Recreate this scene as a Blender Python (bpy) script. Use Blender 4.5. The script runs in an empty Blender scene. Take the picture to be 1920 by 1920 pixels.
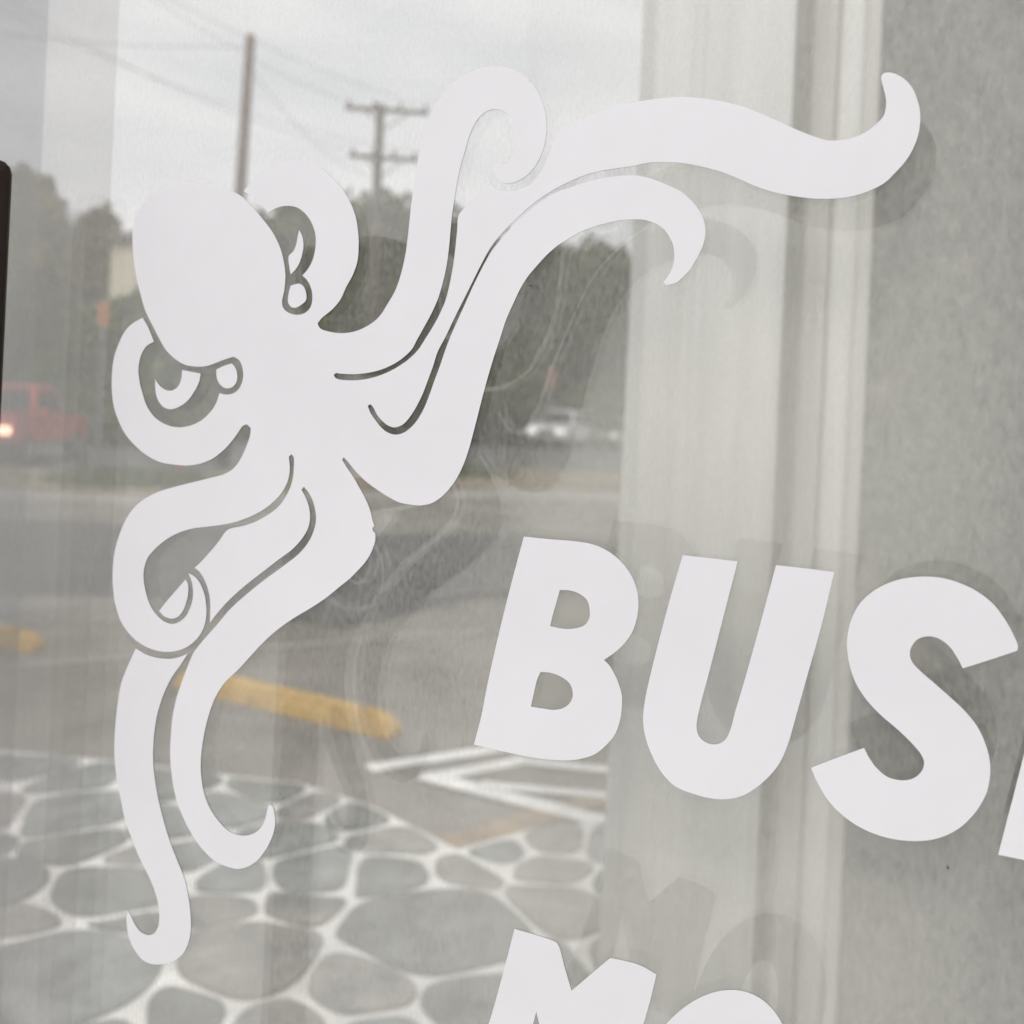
import bpy, bmesh, math, random
import numpy as np
from mathutils import Vector, Matrix

random.seed(7)
rng = np.random.default_rng(11)
S = bpy.context.scene
COL = S.collection
RAD = math.radians

# ------------------------------------------------------------------ camera
F = 1920.0                       # focal length in photo pixels (photo is 1920 wide)
CAM = Vector((0.0, 0.0, 1.65))
CY = 776.0                       # row of the photo the level optical axis passes through (the frame is shifted down)
PITCH, ROLL = 0.0, RAD(2.7)
fwd = Vector((0, math.cos(PITCH), -math.sin(PITCH)))
R0 = Vector((1, 0, 0)); U0 = R0.cross(fwd)
RT = R0 * math.cos(ROLL) + U0 * math.sin(ROLL)
UP = U0 * math.cos(ROLL) - R0 * math.sin(ROLL)
cd = bpy.data.cameras.new("camera"); cam = bpy.data.objects.new("camera", cd); COL.objects.link(cam)
m = Matrix((RT, UP, -fwd)).transposed().to_4x4(); m.translation = CAM
cam.matrix_world = m
cd.sensor_width = 36; cd.lens = 36.0; cd.shift_y = -(960 - CY) / 1920; cd.clip_start = 0.02; cd.clip_end = 3000
cd.dof.use_dof = True; cd.dof.focus_distance = 0.555; cd.dof.aperture_fstop = 6.8
S.camera = cam

# ------------------------------------------------------------------ sky and sun (overcast)
SUN_EL, SUN_AZ = RAD(49), math.atan2(-0.85, -0.40)
w = bpy.data.worlds.new("World"); S.world = w; w.use_nodes = True
nt = w.node_tree; nt.nodes.clear()
out = nt.nodes.new("ShaderNodeOutputWorld"); bg = nt.nodes.new("ShaderNodeBackground")
sky = nt.nodes.new("ShaderNodeTexSky"); sky.sky_type = 'NISHITA'; sky.sun_disc = False
sky.sun_elevation = SUN_EL; sky.sun_rotation = math.pi / 2 - SUN_AZ
sky.dust_density = 4.0; sky.air_density = 1.0
hs = nt.nodes.new("ShaderNodeHueSaturation"); hs.inputs["Saturation"].default_value = 0.12
nt.links.new(sky.outputs[0], hs.inputs["Color"])
tc = nt.nodes.new("ShaderNodeTexCoord"); mp = nt.nodes.new("ShaderNodeMapping")
mp.inputs["Scale"].default_value = (2.2, 2.2, 9.0)
nz = nt.nodes.new("ShaderNodeTexNoise"); nz.inputs["Scale"].default_value = 1.6
nz.inputs["Detail"].default_value = 5; nz.inputs["Roughness"].default_value = 0.5
nt.links.new(tc.outputs["Generated"], mp.inputs[0]); nt.links.new(mp.outputs[0], nz.inputs[0])
cr = nt.nodes.new("ShaderNodeValToRGB")
cr.color_ramp.elements[0].position = 0.33; cr.color_ramp.elements[0].color = (6.3, 6.45, 6.8, 1)
cr.color_ramp.elements[1].position = 0.62; cr.color_ramp.elements[1].color = (8.1, 8.15, 8.3, 1)
nt.links.new(nz.outputs["Fac"], cr.inputs[0])
mx = nt.nodes.new("ShaderNodeMix"); mx.data_type = 'RGBA'; mx.inputs[0].default_value = 0.86
nt.links.new(hs.outputs[0], mx.inputs[6]); nt.links.new(cr.outputs[0], mx.inputs[7])
nt.links.new(mx.outputs[2], bg.inputs[0]); bg.inputs[1].default_value = 0.115
nt.links.new(bg.outputs[0], out.inputs[0])
sd = bpy.data.lights.new("sun", 'SUN'); sd.energy = 1.5; sd.angle = RAD(24); sd.color = (1, 0.97, 0.93)
sun = bpy.data.objects.new("sun", sd); COL.objects.link(sun)
sdir = Vector((math.cos(SUN_AZ) * math.cos(SUN_EL), math.sin(SUN_AZ) * math.cos(SUN_EL), math.sin(SUN_EL)))
sun.rotation_euler = sdir.to_track_quat('Z', 'Y').to_euler(); sun.location = (0, -5, 12)
S.view_settings.view_transform = 'Standard'; S.view_settings.look = 'None'
S.view_settings.exposure = 0.33; S.view_settings.gamma = 1.0
S.render.engine = 'CYCLES'
S.cycles.transparent_max_bounces = 24; S.cycles.max_bounces = 10

# ------------------------------------------------------------------ pixel helpers
def ray(px, py):
    return (fwd * F + RT * (px - 960) - UP * (py - CY)) / F
def ground(px, py, z=0.0):
    d = ray(px, py); t = (z - CAM.z) / d.z
    return CAM + d * t
def at(px, py, Y):
    d = ray(px, py); return CAM + d * (Y / d.y)
TH = RAD(20.0); TH2 = RAD(28.0)
PN = Vector((math.sin(TH), math.cos(TH), 0)); PR = Vector((math.cos(TH), -math.sin(TH), 0)); ZZ = Vector((0, 0, 1))
PC = 0.565 * math.cos(TH)
def on_pane(px, py):
    d = ray(px, py); return CAM + d * (PC / d.dot(PN))

# ------------------------------------------------------------------ materials
def mat(name, col, rough=0.6, spec=0.4, metal=0.0, var=0.0, scale=8.0, bump=0.0, stretch=None, coat=0.0, emit=None, var2=None):
    mt = bpy.data.materials.new(name); mt.use_nodes = True
    n = mt.node_tree; b = n.nodes["Principled BSDF"]
    b.inputs["Base Color"].default_value = (*col, 1); b.inputs["Roughness"].default_value = rough
    b.inputs["Specular IOR Level"].default_value = spec; b.inputs["Metallic"].default_value = metal
    b.inputs["Coat Weight"].default_value = coat
    if emit:
        b.inputs["Emission Color"].default_value = (*emit[0], 1); b.inputs["Emission Strength"].default_value = emit[1]
    if var or bump:
        t = n.nodes.new("ShaderNodeTexCoord"); mpn = n.nodes.new("ShaderNodeMapping")
        if stretch: mpn.inputs["Scale"].default_value = stretch
        n.links.new(t.outputs["Object"], mpn.inputs[0])
        z = n.nodes.new("ShaderNodeTexNoise"); z.inputs["Scale"].default_value = scale
        z.inputs["Detail"].default_value = 6; z.inputs["Roughness"].default_value = 0.65
        n.links.new(mpn.outputs[0], z.inputs[0])
        if var:
            r = n.nodes.new("ShaderNodeValToRGB")
            r.color_ramp.elements[0].position = 0.32; r.color_ramp.elements[1].position = 0.68
            lo = tuple(c * (1 - var) for c in col); hi = var2 if var2 else tuple(min(1, c * (1 + var)) for c in col)
            r.color_ramp.elements[0].color = (*lo, 1); r.color_ramp.elements[1].color = (*hi, 1)
            n.links.new(z.outputs["Fac"], r.inputs[0]); n.links.new(r.outputs[0], b.inputs["Base Color"])
        if bump:
            bp = n.nodes.new("ShaderNodeBump"); bp.inputs["Strength"].default_value = bump; bp.inputs["Distance"].default_value = 0.02
            n.links.new(z.outputs["Fac"], bp.inputs["Height"]); n.links.new(bp.outputs[0], b.inputs["Normal"])
    return mt

def glass_mat(name, refl, dust, tint=(1, 1, 1), dscale=(60, 60, 7), grain=0.0, haze_band=None):
    mt = bpy.data.materials.new(name); mt.use_nodes = True
    n = mt.node_tree; n.nodes.clear(); L = n.links.new
    o = n.nodes.new("ShaderNodeOutputMaterial")
    tr = n.nodes.new("ShaderNodeBsdfTransparent"); tr.inputs[0].default_value = (*tint, 1)
    gl = n.nodes.new("ShaderNodeBsdfGlossy"); gl.inputs["Roughness"].default_value = 0.0; gl.inputs[0].default_value = (1, 1, 1, 1)
    m1 = n.nodes.new("ShaderNodeMixShader"); m1.inputs[0].default_value = refl
    L(tr.outputs[0], m1.inputs[1]); L(gl.outputs[0], m1.inputs[2])
    if dust > 0:  # dust film, also laid on as haze in place of a reflected veil
        df = n.nodes.new("ShaderNodeBsdfDiffuse"); df.inputs[0].default_value = (0.76, 0.75, 0.69, 1)
        t = n.nodes.new("ShaderNodeTexCoord"); mpn = n.nodes.new("ShaderNodeMapping"); mpn.inputs["Scale"].default_value = dscale
        z = n.nodes.new("ShaderNodeTexNoise"); z.inputs["Scale"].default_value = 1.0; z.inputs["Detail"].default_value = 7; z.inputs["Roughness"].default_value = 0.75
        L(t.outputs["Object"], mpn.inputs[0]); L(mpn.outputs[0], z.inputs[0])
        mr = n.nodes.new("ShaderNodeMapRange"); mr.inputs[1].default_value = 0.25; mr.inputs[2].default_value = 0.75
        mr.inputs[3].default_value = dust * 0.72; mr.inputs[4].default_value = dust * 1.28
        L(z.outputs["Fac"], mr.inputs[0])
        fac = mr.outputs[0]
        def math_(op, a, b):
            q = n.nodes.new("ShaderNodeMath"); q.operation = op
            for i_, v_ in enumerate((a, b)):
                if isinstance(v_, float): q.inputs[i_].default_value = v_
                else: L(v_, q.inputs[i_])
            return q.outputs[0]
        if grain:                        # individual specks of dust
            mg = n.nodes.new("ShaderNodeMapping"); mg.inputs["Scale"].default_value = (480, 480, 190); L(t.outputs["Object"], mg.inputs[0])
            zg = n.nodes.new("ShaderNodeTexNoise"); zg.inputs["Scale"].default_value = 1.0; zg.inputs["Detail"].default_value = 3; L(mg.outputs[0], zg.inputs[0])
            g2 = n.nodes.new("ShaderNodeMapRange"); g2.inputs[1].default_value = 0.3; g2.inputs[2].default_value = 0.7
            g2.inputs[3].default_value = 1 - grain; g2.inputs[4].default_value = 1 + grain; L(zg.outputs["Fac"], g2.inputs[0])
            fac = math_('MULTIPLY', fac, g2.outputs[0])
        if haze_band:                         # reflected haze painted as a paler stretch of film: (from, full, full, to) along the glass, factor
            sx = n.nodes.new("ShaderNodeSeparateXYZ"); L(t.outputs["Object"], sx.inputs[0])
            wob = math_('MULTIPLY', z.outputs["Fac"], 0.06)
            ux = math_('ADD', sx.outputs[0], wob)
            ra = n.nodes.new("ShaderNodeMapRange"); ra.interpolation_type = 'SMOOTHSTEP'; ra.inputs[1].default_value = haze_band[0]; ra.inputs[2].default_value = haze_band[1]; L(ux, ra.inputs[0])
            rb = n.nodes.new("ShaderNodeMapRange"); rb.interpolation_type = 'SMOOTHSTEP'; rb.inputs[1].default_value = haze_band[2]; rb.inputs[2].default_value = haze_band[3]
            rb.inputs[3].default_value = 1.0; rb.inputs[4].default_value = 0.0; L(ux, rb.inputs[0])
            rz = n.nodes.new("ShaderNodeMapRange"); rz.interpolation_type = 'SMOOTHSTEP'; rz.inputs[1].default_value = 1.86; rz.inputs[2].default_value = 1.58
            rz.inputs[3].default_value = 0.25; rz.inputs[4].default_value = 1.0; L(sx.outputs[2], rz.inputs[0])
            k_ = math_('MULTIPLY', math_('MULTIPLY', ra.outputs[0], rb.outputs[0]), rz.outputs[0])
            fac = math_('ADD', fac, math_('MULTIPLY', k_, haze_band[4]))
        m2 = n.nodes.new("ShaderNodeMixShader"); L(fac, m2.inputs[0]); L(m1.outputs[0], m2.inputs[1]); L(df.outputs[0], m2.inputs[2])
        L(m2.outputs[0], o.inputs[0])
    else:
        L(m1.outputs[0], o.inputs[0])
    return mt

M = dict(
    asphalt=mat("asphalt", (0.185, 0.17, 0.148), 0.9, 0.2, var=0.40, scale=0.9, bump=0.2),
    road=mat("road", (0.10, 0.098, 0.094), 0.9, 0.2, var=0.2, scale=0.3),
    patch=mat("dark_asphalt", (0.085, 0.083, 0.078), 0.9, 0.2, var=0.3, scale=1.2),
    concrete=mat("concrete", (0.46, 0.45, 0.43), 0.9, 0.2, var=0.12, scale=3),
    kerb=mat("kerb_concrete", (0.29, 0.275, 0.245), 0.9, 0.2, var=0.2, scale=3),
    mortar=mat("mortar", (0.76, 0.745, 0.71), 0.9, 0.2, var=0.22, scale=6),
    stone=mat("flagstone", (0.20, 0.212, 0.206), 0.8, 0.35, var=0.42, scale=7, bump=0.4),
    yellow=mat("yellow_paint", (0.58, 0.33, 0.045), 0.7, 0.3, var=0.35, scale=9, var2=(0.66, 0.42, 0.10)),
    tan=mat("worn_yellow", (0.30, 0.215, 0.13), 0.9, 0.2, var=0.3, scale=6),
    white_line=mat("road_paint", (0.80, 0.79, 0.76), 0.8, 0.3, var=0.2, scale=5),
    soil=mat("dry_verge", (0.22, 0.18, 0.12), 0.95, 0.1, var=0.35, scale=0.7),
    grass=mat("grass", (0.075, 0.095, 0.028), 0.9, 0.1, var=0.4, scale=2.0),
    bark=mat("bark", (0.085, 0.065, 0.05), 0.95, 0.1, var=0.3, scale=3),
    pole=mat("weathered_pole", (0.105, 0.062, 0.05), 0.9, 0.15, var=0.3, scale=4, stretch=(6, 6, 0.5)),
    pole2=mat("grey_pole", (0.095, 0.076, 0.062), 0.9, 0.15, var=0.3, scale=4, stretch=(6, 6, 0.5)),
    porcelain=mat("insulator", (0.16, 0.12, 0.11), 0.3, 0.5),
    cable=mat("cable", (0.04, 0.04, 0.045), 0.7, 0.3),
    pillar=mat("pillar_paint", (0.88, 0.875, 0.845), 0.75, 0.3, var=0.10, scale=5, stretch=(9, 9, 0.5)),
    casing=mat("casing_paint", (0.68, 0.665, 0.63), 0.75, 0.3, var=0.10, scale=5, stretch=(14, 14, 0.5)),
    render=mat("pale_reflector", (0.84, 0.835, 0.81), 0.9, 0.1, var=0.05, scale=1.5),
    groove=mat("dark_board", (0.46, 0.45, 0.39), 0.85, 0.2, var=0.2, scale=5, stretch=(14, 14, 0.5)),
    stucco=mat("stucco", (0.158, 0.160, 0.141), 0.9, 0.15, var=0.65, scale=30, bump=0.9, stretch=(1.6, 1.6, 0.75)),
    darkwood=mat("dark_wood", (0.022, 0.014, 0.011), 0.7, 0.2, var=0.3, scale=6, stretch=(10, 10, 1)),
    frame=mat("aluminium_frame", (0.30, 0.30, 0.31), 0.4, 0.5, metal=0.6, var=0.08, scale=5),
    vinyl=mat("white_vinyl", (0.775, 0.762, 0.80), 0.34, 0.45, var=0.035, scale=5, bump=0.04),
    shade_dirt=mat("grey_shade_dirt", (0.10, 0.10, 0.10), 0.7, 0.2, var=0.06, scale=20),  # painted shade for decal backs and edges; also colours the dirt specks
    housewall=mat("house_wall", (0.62, 0.56, 0.44), 0.85, 0.2, var=0.1, scale=1),
    roof=mat("roof_shingle", (0.16, 0.14, 0.13), 0.9, 0.2, var=0.25, scale=2),
    winglass=mat("window_glass", (0.05, 0.055, 0.06), 0.15, 0.5, var=0.1, scale=1),
    trim=mat("house_trim", (0.55, 0.53, 0.49), 0.7, 0.3, var=0.05, scale=3),
    red=mat("red_car_paint", (0.52, 0.018, 0.02), 0.35, 0.5, coat=0.5, var=0.08, scale=2),
    silver=mat("silver_car_paint", (0.86, 0.87, 0.90), 0.35, 0.5, metal=0.0, coat=0.5, var=0.04, scale=2),
    palegreen=mat("pale_car_paint", (0.30, 0.36, 0.30), 0.35, 0.5, coat=0.5, var=0.05, scale=2),
    carglass=mat("car_glass", (0.03, 0.034, 0.04), 0.1, 0.6, var=0.05, scale=3),
    tyre=mat("tyre_rubber", (0.02, 0.02, 0.02), 0.9, 0.2, var=0.1, scale=10),
    rim=mat("alloy_rim", (0.4, 0.4, 0.41), 0.35, 0.5, metal=0.7, var=0.05, scale=8),
    black=mat("black_trim", (0.025, 0.025, 0.027), 0.6, 0.3, var=0.1, scale=8),
    lampon=mat("lit_headlamp", (0.8, 0.7, 0.55), 0.3, 0.5, emit=((1.0, 0.58, 0.36), 4.5)),
    lamponw=mat("lit_white_headlamp", (0.8, 0.8, 0.75), 0.3, 0.5, emit=((0.95, 1.0, 0.9), 0.9)),
    lampoff=mat("clear_headlamp", (0.62, 0.63, 0.65), 0.2, 0.6, var=0.05, scale=9),
    orange=mat("orange_sign", (0.50, 0.19, 0.05), 0.6, 0.3, var=0.1, scale=4),
    pink=mat("faded_red_sign", (0.32, 0.11, 0.10), 0.6, 0.3, var=0.1, scale=4),
    pane=glass_mat("front_glass", 0.055, 0.054, grain=0.95),
    pane2=glass_mat("rear_glass", 0.18, 0.03, (0.99, 0.99, 0.985), haze_band=(-0.26, -0.12, 0.02, 0.12, 0.20)),
    sash=glass_mat("sash_glass", 0.02, 0.05, (0.915, 0.905, 0.91), (40, 40, 2)),
    sash2=glass_mat("sash_edge_glass", 0.03, 0.05, (0.85, 0.85, 0.875), (90, 90, 4)),
)

def reflection_blotches(mt):  # pale blotches on the stucco painted in for reflected light spots
    n = mt.node_tree; b = n.nodes["Principled BSDF"]; src = b.inputs["Base Color"].links[0].from_socket
    t = n.nodes.new("ShaderNodeTexCoord"); z = n.nodes.new("ShaderNodeTexNoise"); z.inputs["Scale"].default_value = 3.4; z.inputs["Detail"].default_value = 3
    n.links.new(t.outputs["Object"], z.inputs[0])
    r = n.nodes.new("ShaderNodeMapRange"); r.inputs[1].default_value = 0.57; r.inputs[2].default_value = 0.66; n.links.new(z.outputs["Fac"], r.inputs[0])
    mx_ = n.nodes.new("ShaderNodeMix"); mx_.data_type = 'RGBA'; n.links.new(r.outputs[0], mx_.inputs[0]); n.links.new(src, mx_.inputs[6])
    mx_.inputs[7].default_value = (0.36, 0.33, 0.30, 1); n.links.new(mx_.outputs[2], b.inputs["Base Color"])
reflection_blotches(M["stucco"])

# ------------------------------------------------------------------ object helpers
def link(name, me, parent=None, mats=None, origin=None, smooth=False):
    o = bpy.data.objects.new(name, me); COL.objects.link(o)
    for x in (mats or []): me.materials.append(x)
    if parent is not None: o.parent = parent
    if smooth: me.polygons.foreach_set("use_smooth", [True] * len(me.polygons))
    return o
def tag(o, label=None, cat=None, group=None, kind=None):
    if label: o["label"] = label
    if cat: o["category"] = cat
    if group: o["group"] = group
    if kind: o["kind"] = kind
    return o
def empty(name, loc, label, cat, group=None, rz=0.0):
    o = bpy.data.objects.new(name, None); COL.objects.link(o); o.empty_display_size = 0.1
    o.location = loc; o.rotation_euler = (0, 0, rz)
    return tag(o, label, cat, group)
def bm_obj(name, bm, m_, parent=None, smooth=False):
    me = bpy.data.meshes.new(name); bm.normal_update(); bm.to_mesh(me); bm.free()
    return link(name, me, parent, [m_] if not isinstance(m_, list) else m_, smooth=smooth)
def box(bm, x0, x1, y0, y1, z0, z1, mi=0):
    v = [bm.verts.new(p) for p in ((x0,y0,z0),(x1,y0,z0),(x1,y1,z0),(x0,y1,z0),(x0,y0,z1),(x1,y0,z1),(x1,y1,z1),(x0,y1,z1))]
    for f in ((3,2,1,0),(4,5,6,7),(0,1,5,4),(1,2,6,5),(2,3,7,6),(3,0,4,7)):
        bm.faces.new([v[i] for i in f]).material_index = mi
def bevel(bm, w, seg=2):
    bmesh.ops.bevel(bm, geom=list(bm.edges), offset=w, segments=seg, affect='EDGES', profile=0.5, clamp_overlap=True)
def tube(bm, pts, rads, n=10, cap=True):
    rings = []
    for i, p in enumerate(pts):
        p = Vector(p)
        a = Vector(pts[max(0, i - 1)]); b = Vector(pts[min(len(pts) - 1, i + 1)])
        t = (b - a).normalized(); s = t.cross(Vector((0.13, 0.97, 0.21))).normalized(); q = t.cross(s)
        rings.append([bm.verts.new(p + (s * math.cos(2 * math.pi * k / n) + q * math.sin(2 * math.pi * k / n)) * rads[i]) for k in range(n)])
    for i in range(len(rings) - 1):
        for k in range(n):
            bm.faces.new((rings[i][k], rings[i][(k + 1) % n], rings[i + 1][(k + 1) % n], rings[i + 1][k]))
    if cap:
        bm.faces.new(rings[0][::-1]); bm.faces.new(rings[-1])
def slab(name, pts, z0, z1, m_, parent=None):
    """Flat polygon (list of ground points) given thickness z0..z1."""
    bm = bmesh.new(); n = len(pts)
    if sum(pts[i][0] * pts[(i + 1) % n][1] - pts[(i + 1) % n][0] * pts[i][1] for i in range(n)) < 0: pts = pts[::-1]
    b = [bm.verts.new((p[0], p[1], z0)) for p in pts]; t = [bm.verts.new((p[0], p[1], z1)) for p in pts]
    bm.faces.new(t); bm.faces.new(b[::-1])
    for i in range(n): bm.faces.new((b[i], b[(i + 1) % n], t[(i + 1) % n], t[i]))
    return bm_obj(name, bm, m_, parent)
def sheet(name, pts, z, m_, parent=None):
    bm = bmesh.new(); n = len(pts)
    if sum(pts[i][0] * pts[(i + 1) % n][1] - pts[(i + 1) % n][0] * pts[i][1] for i in range(n)) < 0: pts = pts[::-1]
    bm.faces.new([bm.verts.new((p[0], p[1], z)) for p in pts]); bmesh.ops.triangulate(bm, faces=bm.faces[:])
    return bm_obj(name, bm, m_, parent)

# ------------------------------------------------------------------ ground
G = slab("ground", [(-900, -60), (900, -60), (900, 1500), (-900, 1500)], -0.5, 0.0, M["asphalt"]); tag(G, kind="structure")
# verge between lot and road, then the road itself
def strip(name, near, far, z0, z1, m_):
    pts = [ground(*p) for p in near] + [ground(*p) for p in far[::-1]]
    return slab(name, [(p.x, p.y) for p in pts], z0, z1, m_)
tag(strip("road", [(-900, 849), (960, 912), (3000, 1000)], [(-900, 735), (960, 806), (3000, 900)], -0.1, 0.004, M["road"]), kind="structure")
tag(strip("path", [(-900, 905), (250, 944), (960, 934), (2400, 985)], [(-900, 890), (250, 925), (960, 914), (2400, 962)], -0.1, 0.008, M["kerb"]), kind="structure")
tag(strip("verge", [(-900, 880), (250, 928), (960, 916), (2400, 962)], [(-900, 840), (250, 893), (960, 882), (2400, 935)], -0.1, 0.06, M["soil"]), kind="structure")
# darker asphalt bays
dark = [ground(*p) for p in ((-500, 1110), (300, 1120), (640, 1180), (900, 1120), (1300, 1110), (1300, 1010), (960, 1003), (690, 1000), (300, 985), (-500, 960))]
tag(sheet("tarmac_patch", [(p.x, p.y) for p in dark], 0.004, M["patch"]), kind="structure")
def line(px0, px1, wd, z, m_, name, label=None, parent=None):
    a, b = ground(*px0), ground(*px1); d = (b - a).normalized(); s = Vector((-d.y, d.x, 0)) * wd / 2
    pts = [a - s, b - s, b + s, a + s]
    return sheet(name, [(p.x, p.y) for p in pts], z, m_, parent)
k1 = line((-500, 1290), (2000, 1105), 0.11, 0.009, M["kerb"], "gutter"); tag(k1, kind="structure")
for i, (a, b, wd) in enumerate([((690, 1442), (1010, 1393), 0.10), ((795, 1463), (985, 1428), 0.10), ((960, 1428), (1420, 1478), 0.10),
                                ((795, 1460), (1500, 1640), 0.115), ((900, 1478), (1420, 1524), 0.08)]):
    tag(line(a, b, wd, 0.005 + 0.0035 * i, M["white_line"], "road_marking"), kind="structure")

# flagstones: seeds measured from the picture, cells relaxed into rounded slabs in a bed of white mortar
FLAG = [(-500, 1395), (0, 1415), (250, 1438), (420, 1462), (560, 1476), (700, 1522), (858, 1603), (1000, 1562), (1140, 1547), (2200, 1600)]
fp = [ground(*p) for p in FLAG]; fp = [(p.x, p.y) for p in fp]
flag_poly = fp + [(2.6, 0.25), (-0.2, 0.95), (-3.6, 3.0)]
bed = slab("flagstone_terrace", flag_poly, -0.05, 0.02, M["mortar"]); tag(bed, kind="structure")
seed_px = [(100, 1850), (467, 1810), (350, 1905), (215, 1680), (410, 1725), (235, 1752), (60, 1745), (0, 1680), (160, 1597), (140, 1530), (20, 1535),
           (140, 1480), (50, 1450), (450, 1662), (600, 1650), (590, 1515), (520, 1497), (425, 1530), (540, 1590), (570, 1715), (720, 1655), (867, 1647),
           (1040, 1650), (1057, 1717), (920, 1600), (740, 1595), (670, 1535), (1040, 1585), (690, 1850), (820, 1762), (900, 1880), (320, 1560), (300, 1480),
           (330, 1620), (260, 1630), (1150, 1600), (1150, 1680), (1180, 1800), (540, 1930), (720, 1940), (180, 1950), (-140, 1800), (-100, 1600), (-90, 1480), (-250, 1540), (-260, 1680), (1000, 1820)]
def inside(p, poly):
    c = False; j = len(poly) - 1
    for i in range(len(poly)):
        if (poly[i][1] > p[1]) != (poly[j][1] > p[1]) and p[0] < (poly[j][0] - poly[i][0]) * (p[1] - poly[i][1]) / (poly[j][1] - poly[i][1]) + poly[i][0]: c = not c
        j = i
    return c
seeds = [(ground(*p).x, ground(*p).y) for p in seed_px]
tries = 0
while tries < 6000:
    tries += 1
    p = (random.uniform(-5, 5), random.uniform(0.2, 5.6))
    if not inside(p, flag_poly): continue
    d = ground(0, 0) if False else None
    v = Vector((p[0], p[1], 0)) - CAM; zf = v.dot(fwd); ix = 960 + F * v.dot(RT) / zf if zf > 0.1 else 9999; iy = CY - F * v.dot(UP) / zf if zf > 0.1 else 9999
    if -200 < ix < 1200 and 1430 < iy < 1935: continue
    if min((p[0] - q[0]) ** 2 + (p[1] - q[1]) ** 2 for q in seeds) > random.choice((0.10, 0.16, 0.24)): seeds.append(p)
outer_seeds = [(-6 + 0.5 * k, 6.0) for k in range(25)]
def clip(poly, nx, ny, c):
    o = []
    for i in range(len(poly)):
        a, b = poly[i], poly[(i + 1) % len(poly)]
        da, db = nx * a[0] + ny * a[1] - c, nx * b[0] + ny * b[1] - c
        if da <= 0: o.append(a)
        if (da < 0) != (db < 0):
            t = da / (da - db); o.append((a[0] + (b[0] - a[0]) * t, a[1] + (b[1] - a[1]) * t))
    return o
def chaikin(poly, it=2):
    for _ in range(it):
        q = []
        for i in range(len(poly)):
            a, b = poly[i], poly[(i + 1) % len(poly)]; r = .20 if _ == 0 else .25
            q += [(a[0] * (1 - r) + b[0] * r, a[1] * (1 - r) + b[1] * r), (a[0] * r + b[0] * (1 - r), a[1] * r + b[1] * (1 - r))]
        poly = q
    return poly
BIG = {(820, 1762): .085, (100, 1850): .07, (467, 1810): .035, (215, 1680): .03, (140, 1530): .03, (1057, 1717): .02, (900, 1880): .03, (690, 1850): .03, (600, 1650): .02, (720, 1655): .02}
def wt(k): return BIG.get(seed_px[k], 0.0) if k < len(seed_px) else 0.0
bm = bmesh.new()
for i, s in enumerate(seeds):
    cell = [(s[0] - .8, s[1] - .8), (s[0] + .8, s[1] - .8), (s[0] + .8, s[1] + .8), (s[0] - .8, s[1] + .8)]
    for j, q in enumerate(seeds):
        dx, dy = q[0] - s[0], q[1] - s[1]; L2 = math.hypot(dx, dy)
        if i == j or L2 > 1.8: continue
        gap = 0.008 + 0.010 * ((i * 0.618 + j * .382) % 1.0)
        cell = clip(cell, dx / L2, dy / L2, (dx * (s[0] + q[0]) + dy * (s[1] + q[1])) / 2 / L2 + (wt(i) - wt(j)) / 2 / L2 - gap)
        if len(cell) < 3: break
    # keep inside the terrace edge
    for k in range(len(fp) - 1):
        a, b = fp[k], fp[k + 1]; ex, ey = b[0] - a[0], b[1] - a[1]; el = math.hypot(ex, ey)
        mid = ((a[0] + b[0]) / 2, (a[1] + b[1]) / 2)
        if math.hypot(mid[0] - s[0], mid[1] - s[1]) > 1.6 + el / 2: continue
        nx, ny = -ey / el, ex / el
        tt = ((s[0] - a[0]) * ex + (s[1] - a[1]) * ey) / el / el
        if -0.3 < tt < 1.3 and nx * s[0] + ny * s[1] < nx * a[0] + ny * a[1]:
            cell = clip(cell, nx, ny, nx * a[0] + ny * a[1] - 0.03)
        if len(cell) < 3: break
    if len(cell) < 3: continue
    cl = [cell[0]]
    for p in cell[1:]:
        if math.hypot(p[0] - cl[-1][0], p[1] - cl[-1][1]) > 0.03: cl.append(p)
    if len(cl) < 3: continue
    cl = chaikin(cl, 3); n = len(cl)
    cl = [(p[0] + .009 * math.sin(13 * p[1] + i), p[1] + .009 * math.sin(15 * p[0] + 2 * i)) for p in cl]
    cx, cy = sum(p[0] for p in cl) / n, sum(p[1] for p in cl) / n
    hz = random.uniform(0.026, 0.034)
    lo = [bm.verts.new((p[0], p[1], 0.01)) for p in cl]
    hi = [bm.verts.new((cx + (p[0] - cx) * .985, cy + (p[1] - cy) * .985, hz)) for p in cl]
    mi = random.randrange(3)
    bm.faces.new(hi).material_index = mi
    for k in range(n): bm.faces.new((lo[k], lo[(k + 1) % n], hi[(k + 1) % n], hi[k])).material_index = mi
st2 = mat("flagstone_dark", (0.155, 0.162, 0.15), 0.8, 0.35, var=0.42, scale=7, bump=0.4)
st3 = mat("flagstone_warm", (0.235, 0.225, 0.205), 0.8, 0.35, var=0.42, scale=7, bump=0.4)
stones = bm_obj("flagstone_paving", bm, [M["stone"], st2, st3]); tag(stones, kind="structure")

# worn yellow kerb strip at the terrace corner
kp = [(800, 1582), (858, 1600), (905, 1590), (1000, 1558), (1075, 1530), (1260, 1478), (1255, 1462), (1060, 1507), (960, 1535), (880, 1560)]
kq = [ground(*p) for p in kp]
tag(slab("kerb", [(p.x, p.y) for p in kq], -0.05, 0.014, M["tan"]), kind="structure")
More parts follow.
